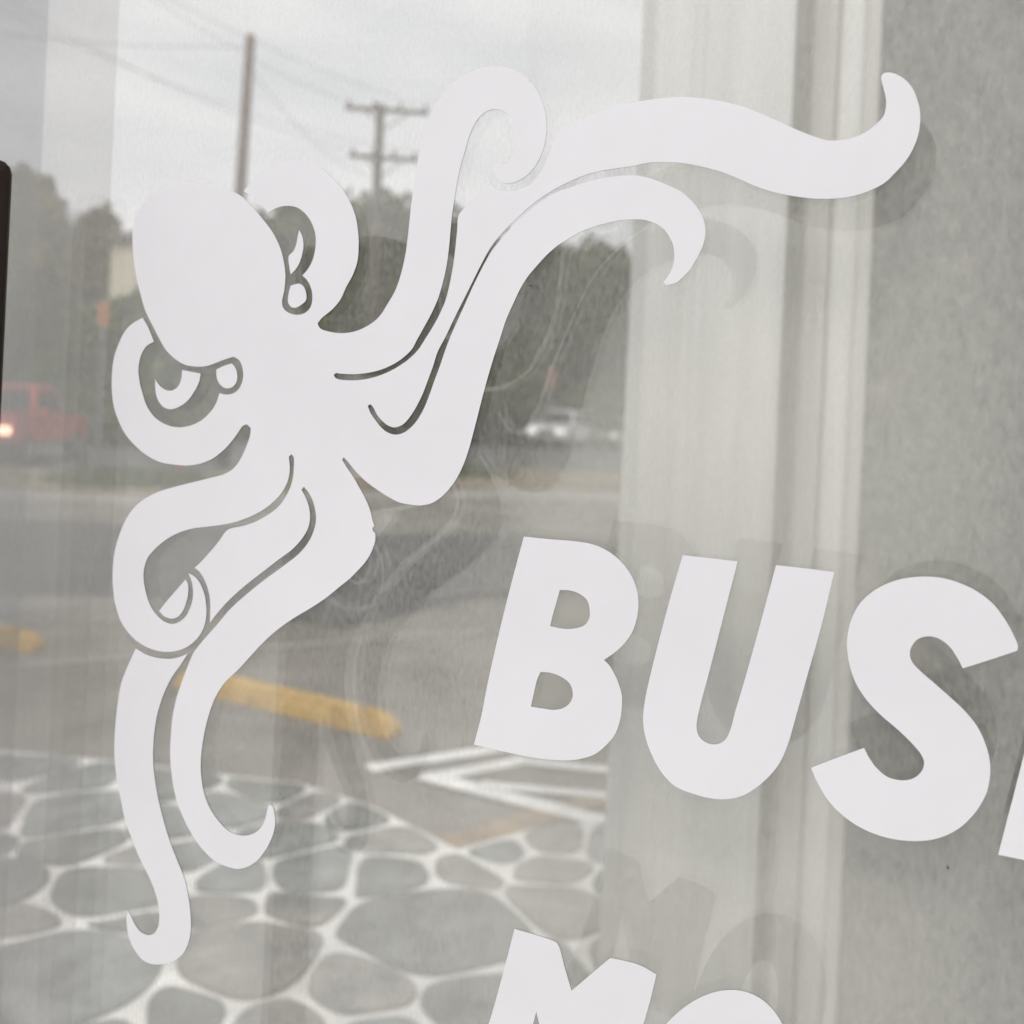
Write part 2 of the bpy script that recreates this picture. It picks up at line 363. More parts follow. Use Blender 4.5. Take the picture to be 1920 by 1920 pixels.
# camera-side terrace in pale concrete (laid in unseen, kept pale to lighten the glass's reflection)
pc = CAM + PN * PC; pc.z = 0
def pw(u, d): p = PR * u + PN * d; return (p.x + PN.x * PC * 1 , p.y + PN.y * PC * 1)
tag(slab("pavement", [pw(-9, -0.04), pw(3.2, -0.04), pw(3.2, -12), pw(-9, -12)], -0.05, 0.03, M["concrete"]), kind="structure")

# unseen pale blocks added to give the glass an even reflection
def add_reflector(name, x0, x1, y0, y1, label):
    b = empty(name, ((x0 + x1) / 2, (y0 + y1) / 2, 0), label, "reflector"); hx, hy = (x1 - x0) / 2, (y1 - y0) / 2
    bm = bmesh.new(); box(bm, -hx, hx, -hy, hy, 0, 7.0); bm_obj("wall", bm, M["render"], b)
    bm = bmesh.new(); box(bm, -hx - .09, hx + .09, -hy - .09, hy + .09, 7.0, 7.12); bm_obj("coping", bm, M["concrete"], b)
add_reflector("reflector_block", -10.5, -7.2, -8.0, 4.5, "added pale reflector block, seen only mirrored in the glass from the side")
add_reflector("reflector_block", -10.5, 4.0, -12.0, -8.2, "added pale reflector block behind the viewer, seen only mirrored in the glass")

# ------------------------------------------------------------------ window
def pane_box(name, u0, u1, d0, d1, z0, z1, m_, parent=None):
    """A box in the window's own axes: u along the glass, d behind its front face."""
    bm = bmesh.new(); box(bm, u0, u1, d0, d1, z0, z1)
    if max(u1 - u0, z1 - z0) > 0.02 and m_ is M["frame"]: bevel(bm, 0.003, 1)
    return bm_obj(name, bm, m_, parent)
win = empty("shop_window", (PN.x * PC, PN.y * PC, 0), "large dusty double glazed shop window carrying the octopus and lettering", "window", rz=-TH)
U0_, U1_ = -1.25, 0.30
pane_box("glass_pane", U0_, U1_, 0.0, 0.006, 0.95, 2.14, M["pane"], win)
DS = 0.065
def tilt(o):
    """The inner leaf hangs a few degrees off the outer one."""
    c = Vector((UC, 0, 0)); a = TH - TH2; R = Matrix.Rotation(a, 3, 'Z')
    o.rotation_euler = (0, 0, a); o.location = c - R @ c; return o
UC = (Vector((0, 0.565, 0)) - PN * PC).dot(PR)
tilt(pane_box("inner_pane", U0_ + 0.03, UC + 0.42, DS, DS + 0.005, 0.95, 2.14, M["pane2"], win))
pane_box("sill", U0_ - 0.06, U1_ + 0.06, -0.03, 0.30, 0.87, 0.95, M["frame"], win)
pane_box("head_rail", U0_ - 0.06, U1_ + 0.06, -0.03, 0.30, 2.14, 2.22, M["frame"], win)
pane_box("jamb", U0_ - 0.06, U0_, -0.03, 0.30, 0.95, 2.14, M["frame"], win)
pane_box("jamb", U1_, U1_ + 0.06, -0.03, 0.30, 0.95, 2.14, M["frame"], win)
for u in (U0_ - 0.05, U1_ + 0.02): pane_box("foot", u, u + 0.03, -0.02, DS + 0.03, 0.0, 0.87, M["frame"], win)

def u_of(px, py, d):
    """u on the tilted inner leaf, d behind the front face at its hinge line"""
    n2 = Vector((math.sin(TH2), math.cos(TH2), 0)); r2 = Vector((math.cos(TH2), -math.sin(TH2), 0)); q = PN * PC + PR * UC
    dd = ray(px, py); P = CAM + dd * ((q.dot(n2) + d) / dd.dot(n2)); return UC + (P - q).dot(r2)
sd_ = DS + 0.012
us = u_of(196, 400, sd_); us2 = u_of(62, 400, sd_ + 0.012)
sash = empty("sliding_sash", (PN.x * PC, PN.y * PC, 0), "greyer overlapping sliding glass panel left of the octopus", "window sash", rz=-TH)
tilt(pane_box("sash_glass", U0_ + 0.04, us, sd_, sd_ + 0.005, 0.95, 2.14, M["sash"], sash))
tilt(pane_box("sash_edge", U0_ + 0.04, us2, sd_ + 0.012, sd_ + 0.018, 0.95, 2.14, M["sash2"], sash))
# dark timber post in front of the glass at the far left
pe = at(20, 318, 0.655)
bm = bmesh.new(); box(bm, -0.07, 0, -0.035, 0.0, 0.03, pe.z); bevel(bm, 0.008, 3)
bmesh.ops.rotate(bm, verts=bm.verts[:], cent=(0, 0, 0), matrix=Matrix.Rotation(RAD(28.5), 3, 'Z'))
bmesh.ops.translate(bm, verts=bm.verts[:], vec=(pe.x, pe.y, 0))
tag(bm_obj("timber_post", bm, M["darkwood"]), "dark brown timber post cut off at the far edge beside the glass", "post")

# ------------------------------------------------------------------ decals
OFF = {1: (0, 0), 2: (640, 0), 3: (1280, 0), 4: (0, 640), 5: (640, 640), 6: (1280, 640), 7: (0, 1280), 8: (640, 1280), 9: (1280, 1280)}
def T(*seq):
    """seq: crop number followed by x,y pairs read from that 3x enlargement of the photograph -> photo pixels."""
    o = []; c = None
    for s in seq:
        if isinstance(s, int): c = OFF[s]
        else: o.append((c[0] + s[0] / 3.0, c[1] + s[1] / 3.0))
    return o
def smooth(pts, ang=48, step=2.2):
    """Closed Catmull-Rom through the points; sharp turns stay corners."""
    n = len(pts); P = [Vector(p) for p in pts]; corner = []
    for i in range(n):
        a = P[i] - P[i - 1]; b = P[(i + 1) % n] - P[i]
        corner.append(a.length > 0 and b.length > 0 and math.degrees(a.angle(b)) > ang)
    o = []
    for i in range(n):
        p1, p2 = P[i], P[(i + 1) % n]; p0 = P[i - 1] if not corner[i] else p1 * 2 - p2; p3 = P[(i + 2) % n] if not corner[(i + 1) % n] else p2 * 2 - p1
        L1 = max((p2 - p1).length, 1e-3); k = max(1, int(L1 / step))
        d0 = max((p1 - p0).length, 1e-3) ** .5; d1 = L1 ** .5; d2 = max((p3 - p2).length, 1e-3) ** .5
        m1 = ((p1 - p0) / d0 - (p2 - p0) / (d0 + d1) + (p2 - p1) / d1) * d1
        m2 = ((p2 - p1) / d1 - (p3 - p1) / (d1 + d2) + (p3 - p2) / d2) * d1
        for j in range(k):
            t = j / k; t2, t3 = t * t, t * t * t
            o.append(p1 * (2 * t3 - 3 * t2 + 1) + m1 * (t3 - 2 * t2 + t) + p2 * (-2 * t3 + 3 * t2) + m2 * (t3 - t2))
    return o
LIFT = 0.0006
def decal(name, loops, parent=None, raw=False, thick=0.0004):
    """Cut vinyl: outlines in photo pixels laid on the glass, with a real thickness. Even-odd fill, so inner loops are holes."""
    cu = bpy.data.curves.new(name, 'CURVE'); cu.dimensions = '2D'; cu.fill_mode = 'BOTH'; cu.extrude = thick / 2
    for lp in loops:
        q = lp if raw else smooth(lp)
        pp = []
        for p in q:
            w_ = on_pane(p[0], p[1]); pp.append(((w_ - PN * PC).dot(PR), w_.z))
        sp = cu.splines.new('POLY'); sp.points.add(len(pp) - 1); sp.use_cyclic_u = True
        for k, (a, b) in enumerate(pp): sp.points[k].co = (a, b, 0, 1)
    tmp = bpy.data.objects.new("tmp", cu); COL.objects.link(tmp); bpy.context.view_layer.update()
    me = bpy.data.meshes.new_from_object(tmp.evaluated_get(bpy.context.evaluated_depsgraph_get()))
    bpy.data.objects.remove(tmp); bpy.data.curves.remove(cu)
    co = np.empty(len(me.vertices) * 3); me.vertices.foreach_get("co", co); co = co.reshape(-1, 3)
    c = (co.min(0) + co.max(0)) / 2
    base = PN * (PC - LIFT - thick / 2) + PR * c[0] + ZZ * c[1]
    # local axes: x along the glass, y away from the camera, z up
    loc = np.stack([co[:, 0] - c[0], -co[:, 2], co[:, 1] - c[1]], 1)
    me.vertices.foreach_set("co", loc.ravel()); me.update()
    me.materials.clear(); me.name = name
    me.materials.append(M["vinyl"]); me.materials.append(M["shade_dirt"])
    o = bpy.data.objects.new(name, me); COL.objects.link(o)
    for f in me.polygons:
        f.material_index = 0 if all(loc[i][1] < 0 for i in f.vertices) else 1  # back and cut edges coloured dark to imitate their shade
    o.location = base; o.rotation_euler = (0, 0, -TH)
    if parent is not None:
        o.parent = parent; o.location = Vector((0, 0, 0)) + Matrix.Rotation(TH, 3, 'Z') @ (base - parent.location); o.rotation_euler = (0, 0, 0)
    return o

body = T(1, (755,1275),(790,1175),(855,1100),(930,1055),(1000,1030),(1095,1018),(1180,1033),(1275,1065),(1355,1100),(1425,1165),(1480,1230),(1540,1310),(1575,1380),
         (1597,1450),(1610,1540),(1605,1630),(1592,1695),(1600,1735),(1635,1763),(1680,1772),(1725,1758),(1753,1725),(1762,1665),(1750,1610),(1730,1575),(1706,1552),
         (1740,1510),(1763,1465),(1778,1400),(1781,1340),(1768,1280),(1743,1230),(1708,1190),(1670,1167),(1620,1160),(1560,1172),(1514,1200),
         (1478,1158),(1430,1112),(1375,1076),(1412,1035),(1470,978),(1530,935),(1590,907),(1650,897),(1710,902),(1775,925),(1830,960),(1885,1015),
         2, (0,1050),(50,1130),(82,1210),(97,1290),(102,1380),(95,1470),(70,1545),(30,1620),
         1, (1920,1685),(1875,1740),(1815,1790),(1791,1820),(1805,1847),(1860,1867),
         2, (10,1875),(80,1865),(150,1835),(215,1785),(265,1710),(310,1630),(343,1530),(367,1420),(382,1300),(393,1190),(405,1100),(425,960),(445,850),(470,740),(505,650),(550,560),
         (610,485),(685,430),(760,393),(830,377),(890,377),(965,392),(1035,428),(1062,452),(1062,464),(1078,472),(1088,485),(1125,555),(1150,630),(1158,720),(1152,790),(1135,855),(1095,935),(1045,990),(990,1022),(940,1034),(892,1020),(870,985),(862,950),
         (870,915),(890,925),(915,929),(945,912),(968,870),(980,800),(980,740),(968,690),(950,655),(920,630),(880,617),(832,624),(790,652),(755,700),(725,765),(700,850),(682,910),(665,980),(650,1060),(638,1140),
         (628,1200),(619,1290),(609,1400),(595,1500),(575,1590),(548,1680),(513,1760),(470,1840),(430,1912),
         5, (400,46),(345,98),(280,138),(200,168),(100,184),(0,182),
         4, (1895,178),(1882,190),(1893,207),
         5, (0,216),(70,220),(150,212),(240,185),(320,145),(390,95),(440,43),
         2, (473,1912),(512,1850),(556,1770),(590,1690),(613,1600),(632,1500),(645,1400),(655,1300),(664,1212),(690,1178),(722,1140),(770,1095),(840,1026),(843,1018),(852,1040),(870,1060),(900,1073),(940,1078),(1000,1070),(1060,1042),(1110,990),(1150,920),(1180,845),(1200,785),(1225,728),(1260,708),
         (1298,694),(1305,704),(1318,700),(1322,686),(1345,675),(1440,635),(1560,595),(1680,572),(1800,556),
         3, (0,548),(100,555),(220,573),(340,603),(460,650),(560,695),(660,740),(740,770),(815,792),(900,790),(960,778),(1040,740),(1100,690),(1130,655),(1142,615),(1144,570),(1135,520),(1122,470),(1116,435),(1130,415),(1165,411),(1210,425),(1255,455),(1295,505),(1318,560),(1333,620),(1335,690),(1325,760),(1300,830),(1260,900),(1200,970),(1130,1035),(1050,1075),(960,1105),(860,1119),(750,1120),(640,1108),(520,1085),(410,1050),(320,1010),(220,970),(130,945),(50,928),
         2, (1920,920),(1830,915),(1730,918),(1650,935),(1560,948),(1470,962),(1380,985),(1290,1022),(1200,1068),(1120,1120),(1050,1175),(980,1240),(920,1300),(880,1345),(840,1400),(790,1490),(740,1590),(690,1690),(640,1790),(590,1895),
         5, (545,62),(520,140),(490,222),(460,300),(425,370),(390,425),(350,468),(305,484),(270,475),(235,448),(205,412),(182,368),(167,354),(153,362),(168,402),(195,442),(225,480),(260,510),(308,525),(352,515),(392,488),(430,445),(470,375),(500,300),(530,215),(560,135),(585,60),
         2, (612,1908),(650,1820),(700,1710),(750,1600),(800,1500),(850,1412),(905,1343),(970,1270),(1040,1205),(1120,1140),(1200,1090),(1280,1060),(1370,1030),(1460,1008),(1560,992),(1640,988),(1700,995),(1780,1020),(1860,1053),
         3, (0,1085),(40,1120),(80,1165),(110,1215),(128,1270),(130,1320),(120,1370),(100,1420),(70,1475),(40,1522),(0,1563),
         2, (1890,1589),(1860,1600),(1828,1606),(1814,1588),(1838,1556),(1861,1515),(1873,1470),(1875,1420),(1865,1370),(1845,1330),(1815,1290),(1770,1260),(1710,1240),(1650,1236),(1580,1240),(1500,1255),(1430,1275),(1350,1305),(1280,1345),(1210,1390),(1150,1445),(1100,1500),(1050,1560),(1010,1625),(970,1710),(930,1800),(895,1908),
         5, (855,110),(820,230),(788,350),(755,480),(720,610),(690,695),(650,775),(610,830),(560,880),(510,910),(450,922),(390,917),(330,905),(270,875),(200,830),(140,785),(80,725),(40,675),(18,652),
         (9,665),(30,700),(70,760),(105,820),(140,885),(165,945),(180,1005),(190,1038),(179,1050),(184,1068),(196,1078),(195,1120),(185,1155),(168,1195),(138,1242),(95,1290),(50,1335),(0,1375),
         4, (1840,1440),(1750,1500),(1650,1560),(1560,1625),(1480,1698),(1400,1785),(1340,1850),
         7, (1268,0),(1215,85),(1180,180),(1155,280),(1140,380),(1135,470),(1142,560),(1160,640),(1190,710),(1235,775),(1290,830),(1340,852),(1390,856),(1440,840),(1478,805),(1498,760),(1508,715),(1517,688),(1528,681),(1541,700),(1551,750),(1552,800),(1541,850),(1520,900),(1490,950),(1450,998),(1400,1030),(1345,1044),(1280,1030),(1215,1000),(1150,940),(1095,865),(1050,785),(1010,690),(985,600),(970,500),(963,400),(968,280),(980,170),(1000,80),
         4, (1028,1915),(1058,1835),(1095,1750),(1140,1690),(1220,1600),(1300,1505),(1400,1415),(1500,1335),(1600,1262),(1690,1190),(1745,1120),(1771,1060),(1782,1010),(1780,960),(1762,890),(1735,842),(1714,818),(1701,834),(1724,878),(1741,925),(1749,980),(1741,1040),(1710,1100),(1650,1168),(1570,1228),(1480,1298),(1390,1368),(1300,1448),(1230,1525),
         (1186,1583),(1188,1530),(1188,1470),(1180,1410),(1160,1350),(1132,1300),(1101,1272),(1140,1236),(1190,1180),(1240,1120),(1285,1061),(1380,1036),(1450,1010),(1520,970),(1580,920),(1625,850),(1650,780),(1658,700),(1656,650),(1644,635),(1630,648),(1635,725),(1622,790),(1590,850),(1540,905),(1480,950),(1400,990),(1310,1020),(1200,1038),(1100,1050),(1020,1072),(950,1108),(885,1160),(835,1220),(815,1290),(815,1345),(828,1415),(852,1485),(890,1540),(935,1577),(985,1587),(1035,1562),(1068,1515),(1088,1455),(1091,1400),(1083,1345),
         (1065,1302),(1100,1322),(1130,1358),(1155,1420),(1165,1480),(1165,1550),(1150,1612),(1110,1675),(1040,1726),(950,1745),(860,1730),(770,1680),(695,1590),(657,1485),(643,1400),(640,1300),(648,1200),(670,1110),(710,1010),(760,935),(820,885),(900,845),(1000,815),(1100,790),(1200,765),(1270,745),(1322,712),(1362,655),(1395,580),(1412,530),(1416,488),(1394,467),(1372,475),(1350,505),(1318,550),(1270,605),(1200,660),(1130,688),(1060,698),(980,692),(910,680),(830,640),(760,580),(710,520),(670,440),(645,360),(635,270),(636,180),(650,80),
         1, (680,1920),(705,1870),(745,1825),(808,1788),(836,1835),(872,1922),
         4, (830,28),(800,78),(785,150),(790,220),(810,300),(835,370),(880,430),(940,468),(1000,483),(1060,478),(1130,450),(1185,402),(1220,350),(1240,291),(1262,298),(1295,299),(1330,286),(1355,258),(1372,210),(1371,160),(1352,108),(1318,87),(1255,108),(1200,130),(1150,142),(1090,141),(1040,130),(985,95),(940,50),
         1, (905,1912),(868,1840),(822,1745),(795,1650),(775,1570),(760,1480),(752,1380))
octo = decal("octopus_decal", [body])
tag(octo, "white cut vinyl octopus with curling tentacles stuck on the glass", "window sticker")
def piece(name, pts, lab=None):
    o = decal(name, [pts], parent=octo)
    if lab: o["label"] = lab
    return o
piece("pupil", T(4, (1030,162),(1085,172),(1135,182),(1125,230),(1100,280),(1060,335),(1010,370),(960,382),(920,365),(890,320),(880,270),(879,213),(900,245),(930,270),(965,278),(1000,262),(1020,230),(1028,195)))
piece("eyeball", T(4, (1222,160),(1262,140),(1310,125),(1330,150),(1340,190),(1336,228),(1315,256),(1280,265),(1248,248),(1226,210)))
piece("pupil", T(1, (1688,1294),(1705,1330),(1712,1380),(1705,1430),(1687,1485),(1665,1520),(1640,1545),(1632,1500),(1630,1440),(1655,1415),(1670,1380),(1680,1330)))
piece("eyeball", T(1, (1640,1608),(1688,1597),(1710,1610),(1725,1640),(1726,1690),(1700,1715),(1670,1732),(1645,1730),(1626,1705),(1628,1655)))
piece("tentacle_tip", T(4, (1050,1338),(1062,1360),(1065,1400),(1058,1450),(1038,1507),(1010,1545),(975,1558),(930,1545),(901,1515),(940,1465),(1000,1395)))
piece("tentacle", T(4, (770,1725),(830,1760),(900,1780),(970,1783),(1020,1772),(1063,1754),(1020,1820),(985,1868),(957,1915),
      7, (920,80),(890,180),(872,300),(867,420),(872,500),(890,620),(920,750),(955,870),(1000,990),(1040,1090),(1065,1200),(1078,1310),(1078,1400),(1065,1460),(1035,1520),(990,1556),(930,1576),(870,1580),(815,1560),(770,1510),(735,1440),(722,1380),(718,1310),(726,1277),(742,1305),(762,1350),(795,1395),(835,1415),(870,1408),(895,1370),(902,1310),(895,1240),(870,1150),(830,1060),(790,980),(750,880),(710,770),(685,650),(660,520),(650,400),(652,280),(665,140),
      4, (688,1920),(710,1860),(740,1790)))

LG = "white vinyl letters on the glass"
def letter(loops, label):
    return tag(decal("letter_decal", loops), label, "letter sticker", LG)
letter([T(5, (1030,1097),(1180,1112),(1330,1125),(1430,1145),(1520,1190),(1600,1265),(1650,1350),(1672,1440),(1668,1540),(1640,1630),(1600,1690),(1550,1740),(1480,1790),(1510,1820),(1545,1880),
              8, (1565,10),(1580,65),(1581,130),(1570,210),(1540,290),(1490,350),(1430,398),(1350,425),(1270,434),(1180,430),(1080,418),(950,392),(750,345),(790,190),(827,0),
              5, (900,1600),(965,1340)),
        T(5, (1232,1397),(1290,1400),(1345,1420),(1385,1455),(1400,1510),(1396,1560),(1370,1595),(1320,1612),(1260,1615),(1178,1600),(1192,1540),(1214,1465)),
        T(5, (1124,1857),(1180,1862),(1240,1885),(1287,1922), 8, (1303,42),(1303,80),(1286,115),(1250,140),(1200,150),(1140,143),(1070,132),(1088,50),(1105,-20))],
       "white letter B with two closed bowls, directly below the octopus's shorter forked arm")
letter([T(6, (2,1201),(150,1217),(311,1236),(230,1550), 9, (140,-20),(100,130),(80,240),(90,290),(120,325),(165,343),(210,338),(245,313),(272,255),(300,150),(345,0), 6, (440,1580),(526,1257),(690,1275),(853,1296),(780,1600),
              9, (690,0),(640,180),(590,350),(545,450),(490,520),(410,590),(330,635),(240,652),(150,645),(50,618),
              8, (1920,600),(1860,564),(1790,482),(1735,370),(1708,280),(1700,190),(1710,100),(1730,0), 5, (1830,1525))],
       "white letter U between the letters B and S")
letter([T(6, (1885,1715),(1880,1738),(1730,1788),(1575,1837),(1545,1780),(1500,1715),(1440,1670),(1380,1657),(1320,1675),(1285,1720),(1278,1762),(1292,1803),(1340,1855),
              9, (1415,0),(1500,75),(1590,160),(1660,250),(1705,350),(1725,430),(1728,510),(1710,610),(1670,690),(1620,755),(1560,810),(1480,855),(1400,879),(1310,887),(1200,878),(1090,850),(990,805),(900,742),(820,660),(760,560),(722,475),(870,418),(1020,363),(1050,420),(1090,475),(1150,525),(1210,543),(1270,543),(1320,520),(1350,482),(1357,440),(1340,400),(1300,350),(1220,270),(1110,175),(1030,88),
              6, (972,1915),(940,1820),(925,1720),(930,1640),(950,1560),(990,1482),(1050,1420),(1130,1370),(1230,1335),(1340,1322),(1450,1328),(1550,1355),(1650,1402),(1740,1470),(1810,1560),(1860,1650))],
       "white curved letter S, third letter of the upper word")
letter([[(1871, 1601), (1924, 1612), (1978, 1624), (2040, 1370), (2100, 1125), (2045, 1115), (1990, 1105), (1930, 1370)]],
       "white slanted letter cut off by the picture edge, beside the S")
letter([T(8, (978,1380),(1100,1415),(1190,1445),(1220,1465),(1260,1600),(1298,1727),(1400,1640),(1515,1543),(1600,1560),(1685,1585),(1775,1635),(1740,1780),(1690,1960),(1580,2500),(1250,2420),(1300,2150),(1190,2330),(1150,2060),(1100,1845),(1040,2080),(960,2380),(680,2300),(830,1920),(900,1680))],
       "white letter M with a notched top, first letter of the lower word below the B")
def ell(cx, cy, rx, ry, n=26, sl=-0.2): return [(cx + rx * math.cos(2 * math.pi * k / n) + sl * ry * math.sin(2 * math.pi * k / n), cy + ry * math.sin(2 * math.pi * k / n)) for k in range(n)]
letter([ell(1330, 2060, 150, 206), ell(1326, 2062, 45, 105)], "white round letter O cut off by the bottom edge, right of the M")

def speck(px, py, r):
    """A fly speck or chip of dirt on the outer glass."""
    c = on_pane(px, py); u, v = (c - PN * PC).dot(PR), c.z; bm = bmesh.new(); n = 9
    a = [bm.verts.new((u + r * random.uniform(.5, 1.1) * math.cos(6.283 * k / n), -0.0016, v + r * random.uniform(.6, 1.5) * math.sin(6.283 * k / n))) for k in range(n)]
    q = [bm.verts.new((p.co.x, -0.0001, p.co.z)) for p in a]
    bm.faces.new(a); [bm.faces.new((a[k], q[k], q[(k + 1) % n], a[(k + 1) % n])) for k in range(n)]
    bm_obj("dirt_speck", bm, M["shade_dirt"], win)
for p in ((996, 536, .0006), (1777, 1625, .0006)): speck(*p)

# ------------------------------------------------------------------ pillar, casing and wall on the right
def vbox(name, x0, x1, y0, y1, z0, z1, m_, parent=None, bv=0.004):
    bm = bmesh.new(); box(bm, x0, x1, y0, y1, z0, z1); bevel(bm, bv, 2); return bm_obj(name, bm, m_, parent)
YP = 1.55
xl = (1196 - 960) / F * YP; xr = (1462 - 960) / F * YP
pil = empty("porch_pillar", ((xl + xr) / 2, YP + 0.1, 0), "pale square painted pillar standing behind the letters B and U", "pillar")
def rel(o, root): 
    o.parent = root; o.location = -root.location; return o
rel(vbox("shaft", xl, xr, YP, YP + 0.2, 0.12, 3.2, M["pillar"], None, 0.012), pil)
rel(vbox("plinth", xl - 0.02, xr + 0.008, YP - 0.02, YP + 0.22, 0.02, 0.12, M["pillar"], None, 0.008), pil)
rel(vbox("moulding", xl + 0.055, xl + 0.075, YP - 0.006, YP + 0.02, 0.14, 3.19, M["pillar"], None, 0.003), pil)
YB = 1.72
xg0 = (1461 - 960) / F * YB; xg1 = (1492 - 960) / F * YB; xc1 = (1608 - 960) / F * YB
dcas = empty("door_casing", ((xg1 + xc1) / 2, YB + 0.05, 0), "narrow pale grooved casing board between the pillar and the grey wall", "casing")
rel(vbox("backing_board", xg0 - 0.08, xg1 + 0.02, YB + 0.05, YB + 0.09, 0.02, 3.2, M["groove"]), dcas)
rel(vbox("board", xg1, (xg1 + xc1) / 2 - 0.008, YB, YB + 0.05, 0.02, 3.2, M["casing"], None, 0.008), dcas)
rel(vbox("board", (xg1 + xc1) / 2 - 0.006, xc1 - 0.018, YB - 0.012, YB + 0.05, 0.02, 3.2, M["pillar"], None, 0.012), dcas)
rel(vbox("bead", xc1 - 0.016, xc1 + 0.016, YB + 0.01, YB + 0.05, 0.02, 3.2, M["casing"], None, 0.008), dcas)
wall = vbox("stucco_wall", xc1 + 0.0165, 4.2, YB + 0.03, YB + 0.28, 0.0, 3.2, M["stucco"], None, 0.01)
tag(wall, "rough grey stucco wall behind the letter S", "wall")

# ------------------------------------------------------------------ wheel stops
def wheel_stop(c, ang, L=1.75):
    bm = bmesh.new()
    prof = [(-0.085, 0.0), (0.085, 0.0), (0.075, 0.06), (0.05, 0.105), (-0.05, 0.105), (-0.075, 0.06)]
    xs = [(-L / 2, .35), (-L / 2 + .05, .8), (-L / 2 + .13, 1.0), (-.3, 1.0), (.3, 1.0), (L / 2 - .13, 1.0), (L / 2 - .05, .8), (L / 2, .35)]
    rings = [[bm.verts.new((x, p[0] * (0.6 + 0.4 * s), p[1] * s if p[1] > 0 else 0)) for p in prof] for x, s in xs]
    for a, b in zip(rings, rings[1:]):
        for k in range(6): bm.faces.new((a[k], a[(k + 1) % 6], b[(k + 1) % 6], b[k]))
    bm.faces.new(rings[0][::-1]); bm.faces.new(rings[-1])
    bevel(bm, 0.006, 2)
    o = bm_obj("wheel_stop", bm, M["yellow"], smooth=False); o.location = c; o.rotation_euler = (0, 0, ang)
    for sx in (-0.55, 0.55):
        b2 = bmesh.new(); tube(b2, [(sx, 0, 0.09), (sx, 0, 0.109)], [0.022, 0.02], 10); bm_obj("anchor_bolt", b2, M["black"], o)
    return o
a, b = ground(340, 1283), ground(745, 1382)
d = b - a; ang = math.atan2(d.y, d.x)
GW = "yellow wheel stops in the parking bays"
w1 = wheel_stop((a + b) / 2, ang, d.length); tag(w1, "yellow concrete wheel stop lying between the octopus's lower tentacles and the letter B", "wheel stop", GW)
e = ground(72, 1222); w2 = wheel_stop(e - d.normalized() * (d.length / 2), ang, d.length); tag(w2, "yellow concrete wheel stop cut off by the picture's left edge", "wheel stop", GW)

# ------------------------------------------------------------------ trees
def leafmat(name, c1, c2):
    return mat(name, c1, 0.8, 0.15, var=0.35, scale=0.55, var2=c2)
LM = [leafmat("leaf_dark", (0.050, 0.058, 0.010), (0.115, 0.118, 0.026)), leafmat("leaf_olive", (0.115, 0.094, 0.016), (0.22, 0.175, 0.045)),
      leafmat("leaf_green", (0.072, 0.092, 0.018), (0.13, 0.155, 0.035))]
def tree(px, Y, ytop, wpx, label, lm=0, n=9000, lobes=9, trunk_h=0.0, leaf=0.46, group="trees across the road", pybase=None):
    base = at(px, 800, Y); base.z = 0
    top = at(px, ytop, Y); H = top.z; W = wpx / F * Y / 2 * 1.3
    t = empty("tree", (base.x, base.y, 0), label, "tree", group)
    bm = bmesh.new()
    r0 = 0.022 * H + 0.05
    tube(bm, [(0, 0, -0.1), (0.04 * H * .1, 0, H * .2), (0.02 * H, 0.01 * H, H * .45), (0.0, 0, H * .8)], [r0 * 1.25, r0 * .85, r0 * .6, r0 * .15], 9)
    cs = []
    for k in range(lobes):
        a = 2 * math.pi * k / lobes * 1.618 * 2; rr = W * random.uniform(.2, .74); zz = H * (trunk_h + .14 + (.72 - trunk_h) * ((k * .618) % 1.0))
        rr *= 1.0 if zz < H * .62 else 0.62
        c = Vector((math.cos(a) * rr, math.sin(a) * rr * .8, zz)); cs.append((c, W * random.uniform(.36, .54), H * random.uniform(.13, .20)))
        tube(bm, [(0, 0, H * random.uniform(.18, .42)), c * .5 + Vector((0, 0, -.03 * H + .1 * zz)), c], [r0 * .42, r0 * .25, r0 * .06], 6)
    cs.append((Vector((0, 0, H * .86)), W * .34, H * .14))
    bm_obj("trunk", bm, M["bark"], t, smooth=True)
    P = []; F_ = []; 
    per = n // len(cs); idx = 0
    for c, rx, rz in cs:
        u = rng.normal(size=(per, 3)); u /= np.linalg.norm(u, axis=1)[:, None]
        rad = (0.45 + 0.6 * rng.random(per) ** .6)[:, None]
        # ragged outline: bulges from a few sines
        bul = 1 + .18 * np.sin(u[:, :1] * 7 + c.x) * np.cos(u[:, 2:] * 6 + c.z)
        p = np.array(c) + u * rad * bul * np.array([rx, rx, rz])
        a1 = rng.normal(size=(per, 3)); a1 /= np.linalg.norm(a1, axis=1)[:, None]
        a2 = np.cross(a1, rng.normal(size=(per, 3))); a2 /= np.linalg.norm(a2, axis=1)[:, None]
        sz = (leaf * (0.5 + rng.random(per)))[:, None]
        q = np.stack([p - a1 * sz * .5, p + a2 * sz * .32, p + a1 * sz * .5, p - a2 * sz * .32], 1)
        P.append(q.reshape(-1, 3)); 
    P = np.concatenate(P); P = np.maximum(P, np.array([-1e9, -1e9, .1])); nq = len(P) // 4
    me = bpy.data.meshes.new("crown"); me.vertices.add(len(P)); me.vertices.foreach_set("co", P.ravel())
    me.loops.add(nq * 4); me.loops.foreach_set("vertex_index", np.arange(nq * 4)); me.polygons.add(nq)
    me.polygons.foreach_set("loop_start", np.arange(0, nq * 4, 4)); me.update(calc_edges=True)
    link("crown", me, t, [LM[lm]])
    return t
tree(35, 44, 322, 300, "tall olive tree at the far left behind the dark timber post", 1, 12000, 16, -.06)
tree(170, 72, 385, 190, "olive tree sloping down beside the pale house, left of the octopus head", 1, 9000, 15, -.06)
tree(150, 33, 572, 170, "low green bush in front of the pale house beside the orange sign", 2, 4000, 9, 0.0, .26)
